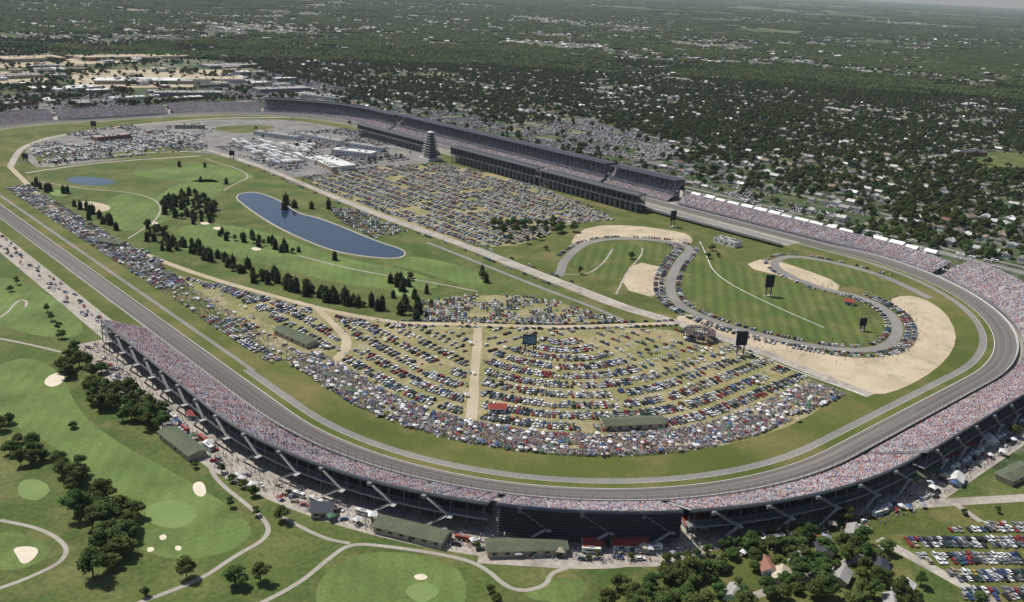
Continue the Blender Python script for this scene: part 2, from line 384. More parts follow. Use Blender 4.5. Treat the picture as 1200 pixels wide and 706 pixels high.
stand_p=person_mesh('standing_person',J,Ed,Rd,1.52,lambda c:c.z<.95)
J2=[(0,0,.1),(0,0,.4),(0,0,.6),(0,0,.68),(0,0,.78),(0,0,.9),(0,.2,.58),(.12,.26,.35),(.35,.15,.25),(0,-.2,.58),(.12,-.26,.35),(.35,-.15,.25),(.08,.1,.1),(.45,.12,.12),(.5,.12,-.35),(.08,-.1,.1),(.45,-.12,.12),(.5,-.12,-.35)]
sit_p=person_mesh('seated_person',J2,Ed,Rd,.69,lambda c:c.z<.2)
PEOPLE=protoset('spectator',[sit_p,stand_p])
def house_mesh(name,L,W,h,rh,wing):
    Bt=Batch();Bt.box(0,0,0,h,L,W,0,'tan' if wing else 'wall');Bt.gable(0,0,h+.003,h+rh,L,W,0,'roofi','wall')
    if wing:
        Bt.box(L*.25,W*.5+2,0,h-.2,5,5,0,'wall');Bt.gable(L*.25,W*.5+1.5,h-.19,h+rh*.7,6.5,5,pi/2,'roofi','wall')
    for k in(-.3,.05,.33):
        for sy in(-1,1):Bt.box(L*k,sy*(W/2+.02),1,2.2,1.3,.06,0,'glass')
    Bt.box(-L*.12,W/2+.03,0,2.1,1,.08,0,'brick');Bt.box(L*.2,W*.15,h,h+rh+.7,.7,.7,0,'brick')
    return Bt.me(name)
HOUSES=protoset('house',[house_mesh('h0',13,8.5,3,2.4,0),house_mesh('h1',15,9,3,2.6,1),house_mesh('h2',10,9,5.2,2.6,0)])
def pick(pal,w,n):
    w=np.array(w,float);i=rng.choice(len(pal),n,p=w/w.sum());return np.array(pal)[i]*rng.uniform(.85,1.12,(n,1))
CARPAL=[(.65,.65,.65),(.38,.39,.41),(.17,.18,.19),(.025,.025,.03),(.26,.025,.025),(.04,.07,.19),(.31,.26,.18),(.03,.08,.055),(.45,.33,.05)]
carcol=lambda n:np.clip(pick(CARPAL,[22,18,15,17,11,10,7,5,.5],n),0,.8)
CROWD=[(.88,.86,.86),(.78,.58,.55),(.55,.46,.50),(.60,.05,.06),(.16,.28,.58),(.07,.07,.09),(.75,.62,.22),(.62,.42,.32)]
crowdcol=lambda n:np.clip(pick(CROWD,[40,15,9,11,10,9,3,7],n),0,.9)
ROOFPAL=[(.44,.43,.41),(.28,.27,.26),(.155,.14,.13),(.25,.19,.15),(.62,.61,.59),(.19,.10,.08)]
def treecol(n,base=(.047,.074,.021),v=.32):
    c=np.array(base)*rng.uniform(1-v,1+v,(n,1))
    c[:,0]*=rng.uniform(.8,1.35,n);return c
# ------------------------------------------------------------------ ground sheets
n=64;V=[(45000*math.cos(2*pi*i/n)+600,45000*math.sin(2*pi*i/n)+1000,0) for i in range(n)]
link('ground',mesh('ground',V,[tuple(range(n))],['land']))
sweep('golf_course_grass',2650,3985,[(12,.03),(650,.03)],'golf',20)
x,y,_=oval(np.linspace(0,T,300,endpoint=False),-8.5)
poly('infield_grass',list(zip(x,y)),.05,'grass',0)
sweep('service_road',2400,3330,[(24,.06),(44,.06)],'concrete')
sweep('outer_verge_grass',2400,3330,[(9,.05),(24,.05)],'bright')
sweep('concourse_pavement',3325,T+60,[(9,.09),(50,.09),(68,.09)],'concrete')
sweep('concourse_pavement',60,790,[(9,.085),(62,.085)],'concrete')
sweep('concourse_pavement',790,2450,[(9,.085),(95,.085)],'concrete')
# track
sweep('race_track',0,T,[(-9,.12),(-4,.12),(0,.12),(4,.12),(9,.12)],'track',5,True)
sweep('track_edge_line',0,T,[(-8.75,.15),(-8.45,.15)],'white',5,True)
sweep('track_edge_line',0,T,[(8.3,.15),(8.5,.15)],'white',5,True)
sweep('outer_wall',0,T,[(9.0,.12),(9.0,1.2),(9.35,1.2),(9.35,-.2)],'wall',5,True)
for a,b_ in((3440,T+560),(1450,2560)):
    sweep('verge_grass',a,b_,[(-14.5,.1),(-9,.12)],'bright')
    sweep('warm_up_lane',a,b_,[(-20.5,.11),(-14.5,.11)],'road')
    sweep('lane_line',a,b_,[(-14.85,.13),(-14.65,.13)],'wall')
    sweep('inner_verge_grass',a,b_,[(-46,.08),(-20.5,.08)],'bright')
sweep('inner_verge_grass',2560,3440,[(-34,.08),(-9,.08)],'bright')
sweep('inner_service_road',2560,3445,[(-22,.10),(-18.5,.10)],'road')
# pit road
sweep('pit_lane',560,1450,[(-38,.10),(-12,.10)],'concrete');sweep('pit_lane_asphalt',560,1450,[(-32,.12),(-20,.12)],'road')
sweep('pit_wall',620,1400,[(-19,.1),(-19,1.1),(-19.3,1.1),(-19.3,.1)],'wall')
# infield surfaces
LOT=GP([(195,318),(300,345),(400,370),(480,380),(560,384),(740,384),(800,388),(860,402),(930,436),(985,462),(940,494),(870,520),(760,534),(640,528),(520,508),(430,476),(375,445),(345,432),(250,360)])
poly('car_park_dry_grass',LOT,.10,'dry',1)
GOLFIN=GP([(30,205),(120,192),(235,185),(330,212),(400,238),(470,268),(540,290),(620,325),(690,352),(640,350),(560,345),(480,376),(400,365),(330,347),(240,322),(170,296),(110,272),(60,243)])
poly('golf_course_grass',GOLFIN,.09,'golf',1)
for P in([(130,225),(185,232),(205,216),(250,208),(268,222),(215,250),(160,275),(120,262)],[(205,264),(262,262),(330,276),(400,303),(500,322),(520,338),(470,342),(380,330),(290,304),(215,284)],[(140,203),(200,196),(240,190),(310,208),(270,215),(200,212)],[(420,300),(500,300),(580,325),(560,340),(500,320)]):
    poly('fairway',GP(P),.115,'fairway',2)
for P in([(205,285),(225,283),(235,291),(215,294)],[(60,222),(80,224),(78,231),(58,229)],[(455,338),(480,336),(492,345),(468,350)]):poly('putting_green',GP(P),.13,'green',2)
poly('sand_bunker',GP([(83,240),(98,235),(128,240),(130,247),(105,250)]),.135,'sand',2)
for c in((240,262),(255,268),(300,292),(180,262)):
    X,Y=G(*c);poly('sand_bunker',[(X+(4+k%3)*math.cos(a),Y+(6+k%2*2)*math.sin(a)) for k,a in enumerate(np.linspace(0,2*pi,8,endpoint=False))],.135,'bunker',1)
for P in([(40,212),(100,222),(160,226),(190,238),(185,258),(150,280)],[(240,186),(300,205),(270,218),(262,224)],[(350,300),(420,318),(500,330),(560,342)]):strip('cart_path',GP(P),2.2,.14,'path',3)
poly('lake_bank',GP([(266,228),(300,221),(336,234),(352,247),(377,252),(407,264),(447,281),(481,291),(479,304),(450,307),(396,301),(363,290),(333,277),(313,266),(286,247)]),.13,'golf',2)
poly('lake_shore',GP([(271,229),(300,223.5),(333,236.5),(348,249.5),(374,255),(404,266.5),(443,283),(476,293),(475,302.5),(450,304),(399,297.6),(367,286.5),(337,273.5),(316,262.5),(290,245)]),.14,'path',2)
poly('lake_water',GP([(273,229),(300,224.5),(332,237.5),(347,250.5),(373,256),(403,267.5),(442,284),(474,293.5),(473,301.5),(450,303),(400,296.5),(368,285.5),(339,272.5),(318,261.5),(292,244.5)]),.15,'water',2)
poly('pond_water',GP([(75,209),(100,206.5),(134,211),(136,215.5),(112,218.5),(83,215.5)]),.15,'water',2)
CEN=GP([(355,208),(440,195),(520,193),(600,208),(700,246),(722,258),(655,264),(640,278),(590,292),(540,283),(470,260),(400,234)])
poly('car_park_dry_grass',CEN,.10,'dry',1)
TOPL=GP([(28,172),(60,160),(130,148),(250,140),(340,140),(400,150),(480,168),(520,190),(440,196),(355,208),(330,207),(290,192),(240,178),(190,182),(60,196),(36,196)])
poly('asphalt_car_park',TOPL,.10,'lot',1)
for P in([(100,188),(150,176),(235,170),(240,178),(150,186)],[(240,150),(300,146),(330,150),(280,158)],[(36,186),(60,176),(90,178),(60,194)]):poly('grass',GP(P),.115,'grass',1)
SEC=GP([(493,354),(560,345),(640,350),(692,366),(735,378),(560,380),(500,377)])
poly('car_park_dry_grass',SEC,.12,'dry',1)
poly('gravel_trap',GP([(1083,350),(1108,366),(1121,390),(1117,412),(1095,435),(1060,455),(1030,464),(1000,456),(940,432),(870,402),(815,382),(790,376),(800,366),(840,379),(900,398),(960,414),(1010,421),(1045,416),(1066,405),(1070,385),(1058,368),(1040,352),(1060,346)]),.14,'sand',1)
for P in([(668,281),(690,265),(740,264),(800,272),(813,280),(808,288),(760,279),(700,277),(675,291)],[(742,306),(782,315),(776,352),(724,337)],[(868,312),(898,302),(940,315),(985,332),(980,345),(930,328)]):poly('gravel_trap',GP(P),.14,'sand',1)
poly('mown_grass',GP([(822,285),(835,300),(870,313),(930,333),(990,352),(1028,372),(1038,392),(1023,402),(985,405),(930,395),(860,377),(812,354),(800,338),(804,315),(812,295)]),.12,'stripe',2)
poly('mown_grass',GP([(915,305),(945,298),(1000,312),(1037,328),(1028,341),(970,328)]),.12,'stripe',2)
poly('mown_grass',GP([(672,300),(700,284),(755,286),(794,292),(783,310),(742,302),(720,335),(672,318)]),.12,'stripe',2)
RC=GP([(655,324),(662,302),(690,282),(740,279),(790,284),(812,291),(797,305),(786,325),(785,345),(800,362),(850,382),(920,400),(985,411),(1030,410),(1050,398),(1053,380),(1038,362),(1005,347),(960,338),(920,322),(903,308),(925,299),(980,308),(1040,325),(1090,350)])
strip('road_course',RC,9.5,.16,'road',3)
strip('infield_path',GP([(662,322),(690,322),(708,308),(718,292)]),1.8,.165,'concrete',3)
strip('infield_path',GP([(722,345),(735,318),(752,300),(753,291)]),1.8,.165,'concrete',3)
strip('infield_path',GP([(820,283),(828,300),(835,318),(858,335),(905,358),(965,384)]),.9,.165,'wall',3)
MAIN=GP([(243,176),(290,190),(335,207),(400,235),(470,262),(540,286),(600,310),(660,333),(720,357),(770,372),(815,385)])
strip('infield_road',MAIN,[8,10,13,14,15,14],.17,'concrete',2)
strip('infield_road',GP([(815,385),(880,408),(950,436),(1020,464)]),11,.175,'concrete',2)
strip('infield_road',GP([(500,284),(560,308),(640,340),(700,362),(740,381)]),5,.165,'road',2)
strip('road_line',GP([(560,290),(620,314),(680,337),(735,358)]),.6,.19,'white',2)
strip('white_kerb',GP([(875,412),(945,440),(1012,463)]),.8,.2,'white',2)
TOPR=GP([(470,379),(560,381),(650,384),(740,381),(790,379)])
strip('dirt_road',TOPR,7,.155,'dirt',2)
GR=GP([(12,196),(30,214),(60,245),(110,273),(170,299),(240,325),(330,350),(400,368),(470,379)])
strip('dirt_road',GR,7,.15,'dirt',2)
D1=GP([(560,384),(559,410),(556,440),(555,465),(552,492)]);D2=GP([(370,360),(393,382),(412,405),(380,434)])
strip('dirt_road',D1,[6.5,7.5,6.2,7.5,8],.16,'dirt',2);strip('dirt_road',D2,[7,6,8,6.5],.16,'dirt',2)
strip('infield_path',GP([(12,196),(20,180),(28,172),(60,160),(150,147),(260,138),(340,138)]),9,.14,'concrete',2)
strip('infield_path',GP([(30,203),(120,190),(235,183)]),6,.145,'concrete',2)
strip('infield_path',GP([(60,196),(100,187),(150,180),(240,177)]),5,.142,'concrete',2)
# outer golf
for P in([(0,425),(40,418),(75,440),(90,480),(130,515),(215,560),(285,603),(300,630),(250,655),(180,655),(140,625),(120,570),(60,520),(0,490),(-60,460)],[(365,690),(400,655),(450,645),(520,655),(550,680),(540,730),(380,730)],[(0,620),(45,630),(62,645),(45,662),(0,672),(-50,650)],[(0,320),(60,345),(105,385),(80,400),(0,385),(-60,350)],[(600,700),(650,676),(690,680),(680,710)]):
    poly('fairway',GP(P),.06,'fairway',2)
for P in([(20,565),(42,560),(62,572),(47,588),(22,584)],[(170,592),(205,584),(238,600),(212,622),(172,614)],[(470,690),(500,680),(520,695),(490,710)]):poly('putting_green',GP(P),.08,'green',2)
for P in([(57,440),(72,436),(78,446),(62,455),(50,450)],[(226,566),(238,564),(243,578),(235,584),(226,577)],[(14,643),(30,640),(47,643),(40,656),(26,663),(20,652)],[(186,628),(194,626),(196,632),(188,634)],[(172,642),(180,641),(181,646),(173,648)],[(483,675),(496,672),(503,678),(490,681)],[(205,640),(213,640),(212,646),(205,645)]):
    poly('sand_bunker',GP(P),.1,'bunker',2)
for P,w in(([(245,545),(255,565),(290,592),(316,615),(312,632),(275,652),(235,680),(165,706),(100,730)],2.6),([(0,610),(50,620),(80,640),(74,658),(40,675),(0,690),(-40,700)],2.4),([(290,715),(350,685),(385,655),(410,637),(450,640),(520,650),(565,662),(600,695),(640,688),(645,672),(665,666)],2.6),([(-40,390),(0,397),(35,404),(72,413)],2.6),([(-30,380),(5,372),(20,352),(32,352),(30,360)],2.2),([(410,637),(380,632),(330,606)],2.4)):
    strip('cart_path',GP(P),w,.11,'path',3)
# lower right: street, car park
strip('perimeter_street',GP([(560,655),(700,664),(760,655),(850,628),(960,604),(1060,592),(1230,582)]),8,.13,'concrete',2)
strip('street',GP([(1030,632),(1085,662),(1180,715)]),7,.13,'concrete',1)
strip('gravel_path',GP([(1118,590),(1150,612)]),4,.14,'path',1)
poly('creek_bank_grass',GP([(690,700),(740,672),(830,648),(900,622),(960,608),(1010,600),(1060,640),(1080,700),(1100,740),(760,740)]),.10,'grass',2)
poly('meadow_grass',GP([(1005,600),(1120,592),(1230,586),(1230,612),(1050,628),(1000,622)]),.11,'grass',1)
strip('street',GP([(880,700),(960,672),(1040,640)]),5,.135,'concrete',2)
PLOT=GP([(1055,632),(1230,602),(1260,730),(1160,730)])
poly('grass_car_park',PLOT,.12,'grass',0)
poly('meadow_grass',GP([(1120,178),(1240,180),(1240,206),(1150,200)]),.1,'golf',1)
# ------------------------------------------------------------------ parked cars
CX=[];CY=[];CR=[]
def addcars(x,y,r):CX.append(x);CY.append(y);CR.append(r)
def ovalpark(P,offs,fill,s0,s1,avoid=(),avd=7,sp=2.7,jit=.25):
    for o in offs:
        S=np.arange(s0,s1,sp*R/(R+max(o,-200)));S=S+rng.normal(0,jit,len(S))
        x,y,a=oval(S,o);k=(rng.random(len(S))<fill)&inpoly(x,y,P)
        k&=(vnoise(x,y,14)>.17)
        for A in avoid:k&=dpoly(x,y,A)>avd
        x=x+rng.normal(0,.25,len(x));y=y+rng.normal(0,.25,len(x));addcars(x[k],y[k],(a+np.where(rng.random(len(a))<.5,0,pi)+rng.normal(0,.05,len(a)))[k])
def gridpark(P,rot,fill,period=16.5,sp=2.7,avoid=(),avd=7,gap=.2,grp=14):
    xs=[p[0] for p in P];ys=[p[1] for p in P];cx,cy=np.mean(xs),np.mean(ys);Rr=max(max(xs)-min(xs),max(ys)-min(ys))*.75
    c,s_=math.cos(rot),math.sin(rot)
    for v0 in np.arange(-Rr,Rr,period):
        for dv in(0,5.4):
            u=np.arange(-Rr,Rr,sp);v=np.full(len(u),v0+dv)+rng.normal(0,.3,len(u))
            x=cx+u*c-v*s_;y=cy+u*s_+v*c;k=(rng.random(len(u))<fill)&inpoly(x,y,P)&(vnoise(x,y,grp)>gap)
            for A in avoid:k&=dpoly(x,y,A)>avd
            addcars(x[k],y[k],np.full(k.sum(),rot+pi/2)+rng.normal(0,.05,k.sum())+np.where(rng.random(k.sum())<.5,0,pi))
offs=[o+d for o in np.arange(-84,-262,-16.8) for d in(0,-5.4)]
ovalpark(LOT,[o for o in offs if o>-250],.92,3000,T+40,(D1,D2,GR,TOPR))
ovalpark(LOT,np.array([-256,-262,-268,-284]),.88,T-100,T+60,(D1,TOPR))
gridpark(GP([(195,318),(300,345),(400,370),(480,380),(470,386),(380,378),(300,360)]),math.atan2(*(np.array(G(400,372))-np.array(G(200,322)))[::-1]),.88,avoid=(D1,D2,GR,TOPR))
ax=math.atan2(*(np.array(G(690,370))-np.array(G(500,365)))[::-1])
gridpark(SEC,ax,.9,13)
gridpark(CEN,pi/2,.9,16,2.7,(MAIN,),11,.2,18)
gridpark(GP([(28,172),(60,160),(130,148),(240,142),(240,176),(190,180),(60,194)]),0,.6,17,2.8,(MAIN,),11,.5,40)
gridpark(GP([(250,172),(300,160),(400,150),(480,168),(500,186),(440,192),(350,205),(300,190)]),0,.75,19,2.8,(MAIN,),11,.42,30)
gridpark(GP([(385,243),(420,246),(478,272),(440,280),(400,262)]),ax+.1,.9,14)
gridpark(PLOT,math.atan2(*(np.array(G(1200,640))-np.array(G(1090,640)))[::-1]),.93,15,gap=.14)
gridpark(GP([(60,250),(120,272),(190,305),(190,318),(120,290)]),1.57,.6)
for P,g_ in(([(590,150),(690,138),(795,172),(790,186),(700,196),(640,178)],.3),([(440,128),(540,130),(600,150),(560,158),(480,142)],.35),([(820,215),(880,222),(960,250),(900,248)],.35)):
    gridpark(GP(P),pi/2,.85,15,2.7,gap=g_,grp=30)
def linepark(P,side,fill=.9,along=True,sp=3.0):
    P=np.array(chaikin(P,2,False));d=np.r_[0,np.cumsum(np.hypot(*np.diff(P,axis=0).T))];u=np.arange(2,d[-1],sp);x=np.interp(u,d,P[:,0]);y=np.interp(u,d,P[:,1])
    a=np.arctan2(np.gradient(y),np.gradient(x));x=x-np.sin(a)*side;y=y+np.cos(a)*side;k=rng.random(len(u))<fill
    addcars(x[k],y[k],(a+(0 if along else pi/2)+rng.normal(0,.06,len(a)))[k])
for sd in(8.5,14):linepark(RC[4:18],-sd,.8,False)
linepark(RC[4:18],8,.6,False);linepark(RC[17:24],9,.5,False);linepark(RC[1:5],8,.6,False)
for o in(-38,-44,-50,-56,-62):
    S=np.arange(2750,3440,2.9);x,y,a=oval(S,o);k=(rng.random(len(S))<.68)&(vnoise(x,y,22)>.3)
    addcars(x[k],y[k],(a+rng.normal(0,.08,len(a)))[k])
for sd in(6,-6):linepark(TOPR,sd,.7,True,6);linepark(MAIN[1:8],sd*2,.45,True,7)
n=300;S=rng.uniform(3330,T+700,n);x,y,a=oval(S,rng.uniform(54,64,n));addcars(x,y,a+rng.normal(0,.5,n)+pi/2)
n=160;S=rng.uniform(2500,3320,n);x,y,a=oval(S,rng.uniform(27,40,n));addcars(x,y,a+rng.normal(0,.3,n)+pi/2)
n=700;S=rng.uniform(780,2450,n);x,y,a=oval(S,rng.uniform(60,90,n));addcars(x,y,a+rng.choice([0,pi/2],n))
# ------------------------------------------------------------------ suburb streets, houses, trees
SB=Batch();xs_st=np.arange(-475,-4800,-105.);ys_st=np.arange(-4600,1300,210.)
HX=[];HY=[];HR=[]
def wedge(x,y,m=.62):
    dx=x-CAM[0];dy=y-CAM[1];a=np.arctan2(dx,dy);d=(a-YAW+pi)%(2*pi)-pi
    return np.abs(d)<m
def site(x,y): return (np.abs(x)<462)&(y>-900)&(y<900)
IND=lambda x,y:(x>-640)&(x<900)&(y<-930)&(y>-1900)
YARDS=[GP(P) for P in([(590,150),(690,138),(795,172),(790,186),(700,196),(640,178)],[(440,128),(540,130),(600,150),(560,158),(480,142)],[(1120,178),(1240,180),(1240,206),(1150,200)],[(820,215),(880,222),(960,250),(900,248)])]
def parkarea(x,y):
    r_=vnoise(x,y,260)>.85
    for P in YARDS:r_=r_|inpoly(x,y,P)
    return r_
for X in xs_st: SB.box(X,-1650,0.02,.05,7,5900,0,'road')
for Y in ys_st: SB.box(-2637,Y,.03,.07,4340,7,0,'road')
for X in np.arange(-400,1000,120.): SB.box(X,-3250,.02,.05,7,2600,0,'road')
SB.obj('residential_streets')
strip('street',[(-452,1200),(-452,-4500)],15,.09,'road',0);strip('street',[(-5000,-895),(1200,-895)],17,.1,'road',0);strip('street',[(-5000,-2010),(1200,-2010)],16,.1,'concrete',0);strip('street',[(-1700,1600),(-1700,-6500)],15,.11,'concrete',0)
for X in np.r_[xs_st,np.arange(-400,1000,120.)]:
    for sd in(-20,20):
        Y=np.arange(-4600,1300,17)+rng.uniform(-2,2);Y=Y+rng.normal(0,1.5,len(Y));xx=np.full(len(Y),X+sd)+rng.normal(0,2.5,len(Y))
        Y_ok=Y<-1950 if X>-470 else np.ones(len(Y),bool)
        dd=np.hypot(xx-CAM[0],Y-CAM[1])
        k=Y_ok&wedge(xx,Y)&~site(xx,Y)&~IND(xx,Y)&~parkarea(xx,Y)&(rng.random(len(Y))<np.where(dd>3400,.42,.80))&(np.min(np.abs(Y[:,None]-ys_st[None]),1)>12)
        k&=~((X<-1600)&(vnoise(xx,Y,500)>.66))
        HX.append(xx[k]);HY.append(Y[k]);HR.append(np.where(rng.random(k.sum())<.6,0,pi/2)+rng.choice([0,pi],k.sum())+rng.normal(0,.06,k.sum()))
        k2=k&(rng.random(len(Y))<.6)&(dd<3000);addcars(xx[k2]-sd*.62,Y[k2]+5,np.full(k2.sum(),pi/2))
        k2=k&(rng.random(len(Y))<.7)&(xx>-900)&(Y>-2200)
        for q in range(3):addcars(xx[k2]+np.sign(sd)*(12+4*q),Y[k2]+rng.normal(0,3,k2.sum()),rng.choice([0,pi/2],k2.sum()))
HX=np.concatenate(HX);HY=np.concatenate(HY);HR=np.concatenate(HR);n=len(HX);print('houses',n)
scatter('neighborhood_houses',HOUSES,HX,HY,0,HR,rng.uniform(.85,1.2,n),rng.integers(0,3,n),pick(ROOFPAL,[22,28,18,14,15,5],n))
n=3800;rr=np.exp(rng.uniform(math.log(4200),math.log(12000),n));aa=YAW+rng.uniform(-.6,.6,n);x=CAM[0]+rr*np.sin(aa);y=CAM[1]+rr*np.cos(aa);k=vnoise(x,y,700)>.5;x=x[k];y=y[k];n=len(x)
scatter('distant_houses',HOUSES,x,y,0,rng.choice([0,pi/2],n),rng.uniform(1.1,1.8,n),rng.integers(0,3,n),pick(ROOFPAL,[30,22,12,14,20,2],n))
# trees near
n=105000;rr=np.sqrt(rng.uniform(500**2,3700**2,n));aa=YAW+rng.uniform(-.6,.6,n);x=CAM[0]+rr*np.sin(aa);y=CAM[1]+rr*np.cos(aa)
dens=np.clip(.40+1.1*(vnoise(x,y,110)-.36)+.6*(vnoise(x,y,420)-.5)+.1*np.clip((rr-1300)/1500,0,1),.05,1)
pa=parkarea(x,y);dens=np.where(pa,dens*.12,dens)
dens=np.where(IND(x,y),.04+.4*(vnoise(x,y,60)>.72),dens)
sx=(np.min(np.abs(x[:,None]-xs_st[None]),1)>6)&(np.abs(x+1700)>11)&(np.abs(y+2010)>12)
k=~site(x,y)&sx&(rng.random(n)<dens)&((x<-468)|(y<-905))
k&=~((x>-560)&(x<-468)&(rng.random(n)<.5))
x=x[k];y=y[k];n=len(x);print('trees',n)
scatter('suburban_trees',TREES,x,y,0,rng.uniform(0,6.28,n),rng.uniform(.55,1.15,n),rng.integers(0,4,n),treecol(n))
# woodland clumps
n=46000;rr=np.exp(rng.uniform(math.log(3100),math.log(11000),n));aa=YAW+rng.uniform(-.6,.6,n);x=CAM[0]+rr*np.sin(aa);y=CAM[1]+rr*np.cos(aa)
k=rng.random(n)<np.clip(.18+1.7*(vnoise(x,y,450)-.25)+.5*(vnoise(x,y,1600)-.5),.05,.92);k&=(vnoise(x,y,150)>.24)&(np.abs(y+2010)>28)&(np.abs(x+1700)>22)
x=x[k];y=y[k];rr=rr[k];n=len(x);sc=rng.uniform(.65,1.2,n)*(1+rr/14000);print('clumps',n)
scatter('distant_woodland',CLUMPS,x,y,0,rng.uniform(0,6.28,n),np.stack([sc,sc,rng.uniform(.7,1.05,n)],1),rng.integers(0,4,n),treecol(n,v=.28))
n=15000;rr=np.exp(rng.uniform(math.log(10000),math.log(42000),n));aa=YAW+rng.uniform(-.6,.6,n);x=CAM[0]+rr*np.sin(aa);y=CAM[1]+rr*np.cos(aa)
k=rng.random(n)<np.clip(.25+1.7*(vnoise(x,y,1500)-.33),.02,1);x=x[k];y=y[k];rr=rr[k];n=len(x);sc=rng.uniform(3,6,n)*(rr/14000)
scatter('distant_woodland',CLUMPS,x,y,0,rng.uniform(0,6.28,n),np.stack([sc,sc,rng.uniform(1.1,1.6,n)],1),rng.integers(0,4,n),treecol(n,v=.15))
# ------------------------------------------------------------------ buildings
def building(name,x,y,L,W,H,rot,wall,roof,flat=True,rh=2.5,units=6,win=True):
    Bt=Batch()
    Bt.box(x,y,0,H,L,W,rot,wall)
    c,s_=math.cos(rot),math.sin(rot)
    P=lambda u,v:(x+u*c-v*s_,y+u*s_+v*c)
    if flat:
        Bt.box(x,y,H+.003,H+.35,L-.6,W-.6,rot,roof)
        for sx,sy,lx,ly in((0,W/2-.15,L,.3),(0,-W/2+.15,L,.3)):
            q=P(sx,sy);Bt.box(q[0],q[1],H+.002,H+.8,lx,ly,rot,wall)
        for _ in range(units):
            q=P(rng.uniform(-.4,.4)*L,rng.uniform(-.35,.35)*W);Bt.box(q[0],q[1],H+.36,H+1.8,rng.uniform(2,4),rng.uniform(2,3.5),rot,'grey')
    else: Bt.gable(x,y,H+.003,H+rh,L,W,rot,roof,wall,.9)
    if win:
        nw=max(2,int(L/6))
        for i in range(nw):
            u=-L/2+L*(i+.5)/nw
            for sg in(-1,1):
                q=P(u,sg*(W/2+.03));Bt.box(q[0],q[1],H*.4,H*.72,min(2.4,L/nw*.6),.08,rot,'glass')
        q=P(L*.05,W/2+.05);Bt.box(q[0],q[1],0,min(2.6,H*.7),2.2,.1,rot,'steel')
        q=P(L*.05,-W/2-.05);Bt.box(q[0],q[1],0,min(2.6,H*.7),2.2,.1,rot,'steel')
    return Bt.obj(name)
def bimg(name,p,q,W,H,wall,roof,**k):
    A=np.array(G(*p));B_=np.array(G(*q));L=np.linalg.norm(B_-A);c=(A+B_)/2
    return building(name,c[0],c[1],L,W,H,math.atan2(*(B_-A)[::-1]),wall,roof,**k)
for p,q in(((443,618),(522,637)),((570,647),(662,644)),((196,510),(232,538)),((706,501),(776,498)),((328,390),(366,407)),((1060,566),(1092,553)),((1175,566),(1203,552)),((120,285),(145,289))):
    bimg('restroom_building',p,q,11,4,'tan','greenroof',flat=False,rh=1.8,units=0)
for p,q,W in(((798,616),(824,613),12),((683,641),(704,641),9),((717,640),(757,641),9),((573,482),(592,482),7),((1097,541),(1112,536),8),((1121,528),(1136,523),8),((222,490),(234,491),5),((990,356),(1000,358),6)):
    bimg('concession_stand',p,q,W,3.6,'wall','redroof',flat=False,rh=2.2,units=0)
bimg('dark_pavilion',(366,602),(390,602),10,4,'tan','roofdk',flat=False,rh=3,units=0)
for p,q,W,H,w,r in(((375,188),(408,200),26,7,'wall','whiteroof'),((392,180),(438,185),22,8,'wall','whiteroof'),((372,192),(392,201),10,6,'tan','whiteroof'),((345,183),(372,193),9,6,'wall','whiteroof'),((300,158),(350,165),14,7,'wall','greyroof'),((352,160),(400,170),14,7,'wall','greyroof'),((320,172),(352,181),9,6,'wall','greyroof'),((410,172),(450,178),14,7,'wall','greyroof'),((110,165),(150,161),22,6,'brick','greyroof'),((205,150),(240,150),18,6,'tan','greyroof'),((840,283),(865,290),14,6,'wall','greyroof')):
    bimg('garage_building',p,q,W,H,w,r)
for (px,py),r_,c_ in(((936,660),.3,'greyroof'),((915,679),.5,'tan'),((1058,694),.2,'whiteroof'),((1030,665),.6,'roofdk'),((898,668),.9,'brick'),((1120,565),.3,'whiteroof'),((1158,518),.8,'whiteroof'),((1000,628),.4,'greyroof'),((965,648),.7,'roofdk'),((860,700),.3,'greyroof'),((985,680),.3,'greyroof'),((1045,712),.6,'greyroof')):
    X,Y=G(px,py);building('house',X,Y,10.5,7.5,3,r_,'tan' if px%2 else 'wall',c_,flat=False,rh=2.3,units=0)
# industrial district
for P in([(80,82),(290,82),(310,101),(90,104)],[(0,60),(310,56),(310,66),(0,80)],[(0,84),(60,84),(60,97),(0,98)]):poly('gravel_yard',GP(P),.075,'dirt',0)
for p,q,W,H,w,r in(((110,97),(225,97),70,8,'tan','whiteroof'),((215,96),(285,96),60,9,'wall','sand'),((0,72),(70,70),90,9,'tan','dirt'),((90,70),(220,68),80,9,'tan','dirt'),((60,108),(110,104),50,7,'wall','whiteroof'),((180,112),(260,112),40,8,'grey','greyroof'),((300,108),(360,106),45,8,'grey','greyroof'),((350,112),(400,118),40,7,'wall','greyroof'),((0,125),(40,122),30,6,'brick','greyroof'),((130,118),(170,116),25,6,'wall','whiteroof'),((230,102),(262,101),40,5,'steel','greenroof'),((240,80),(300,78),60,8,'grey','greyroof'),((0,92),(50,90),50,7,'tan','greyroof'),((1125,182),(1150,182),30,7,'brick','roofdk'),((1060,160),(1090,160),25,6,'tan','greyroof')):
    bimg('warehouse',p,q,W,H,w,r,units=14)
for _ in range(110):
    X=rng.uniform(-620,700);Y=rng.uniform(-2000,-935)
    if wedge(X,Y):building('commercial_building',X,Y,rng.uniform(18,60),rng.uniform(14,34),rng.uniform(5,9),rng.choice([0,pi/2]),rng.choice(['wall','tan','brick','grey']),rng.choice(['whiteroof','greyroof','whiteroof','dirt']),units=5)
for P in([(0,110),(120,108),(180,122),(60,135),(0,140)],[(260,85),(360,88),(430,112),(300,120),(240,108)]):
    poly('asphalt_car_park',GP(P),.08,'lot',1);gridpark(GP(P),0,.8,17,3.0,gap=.3)
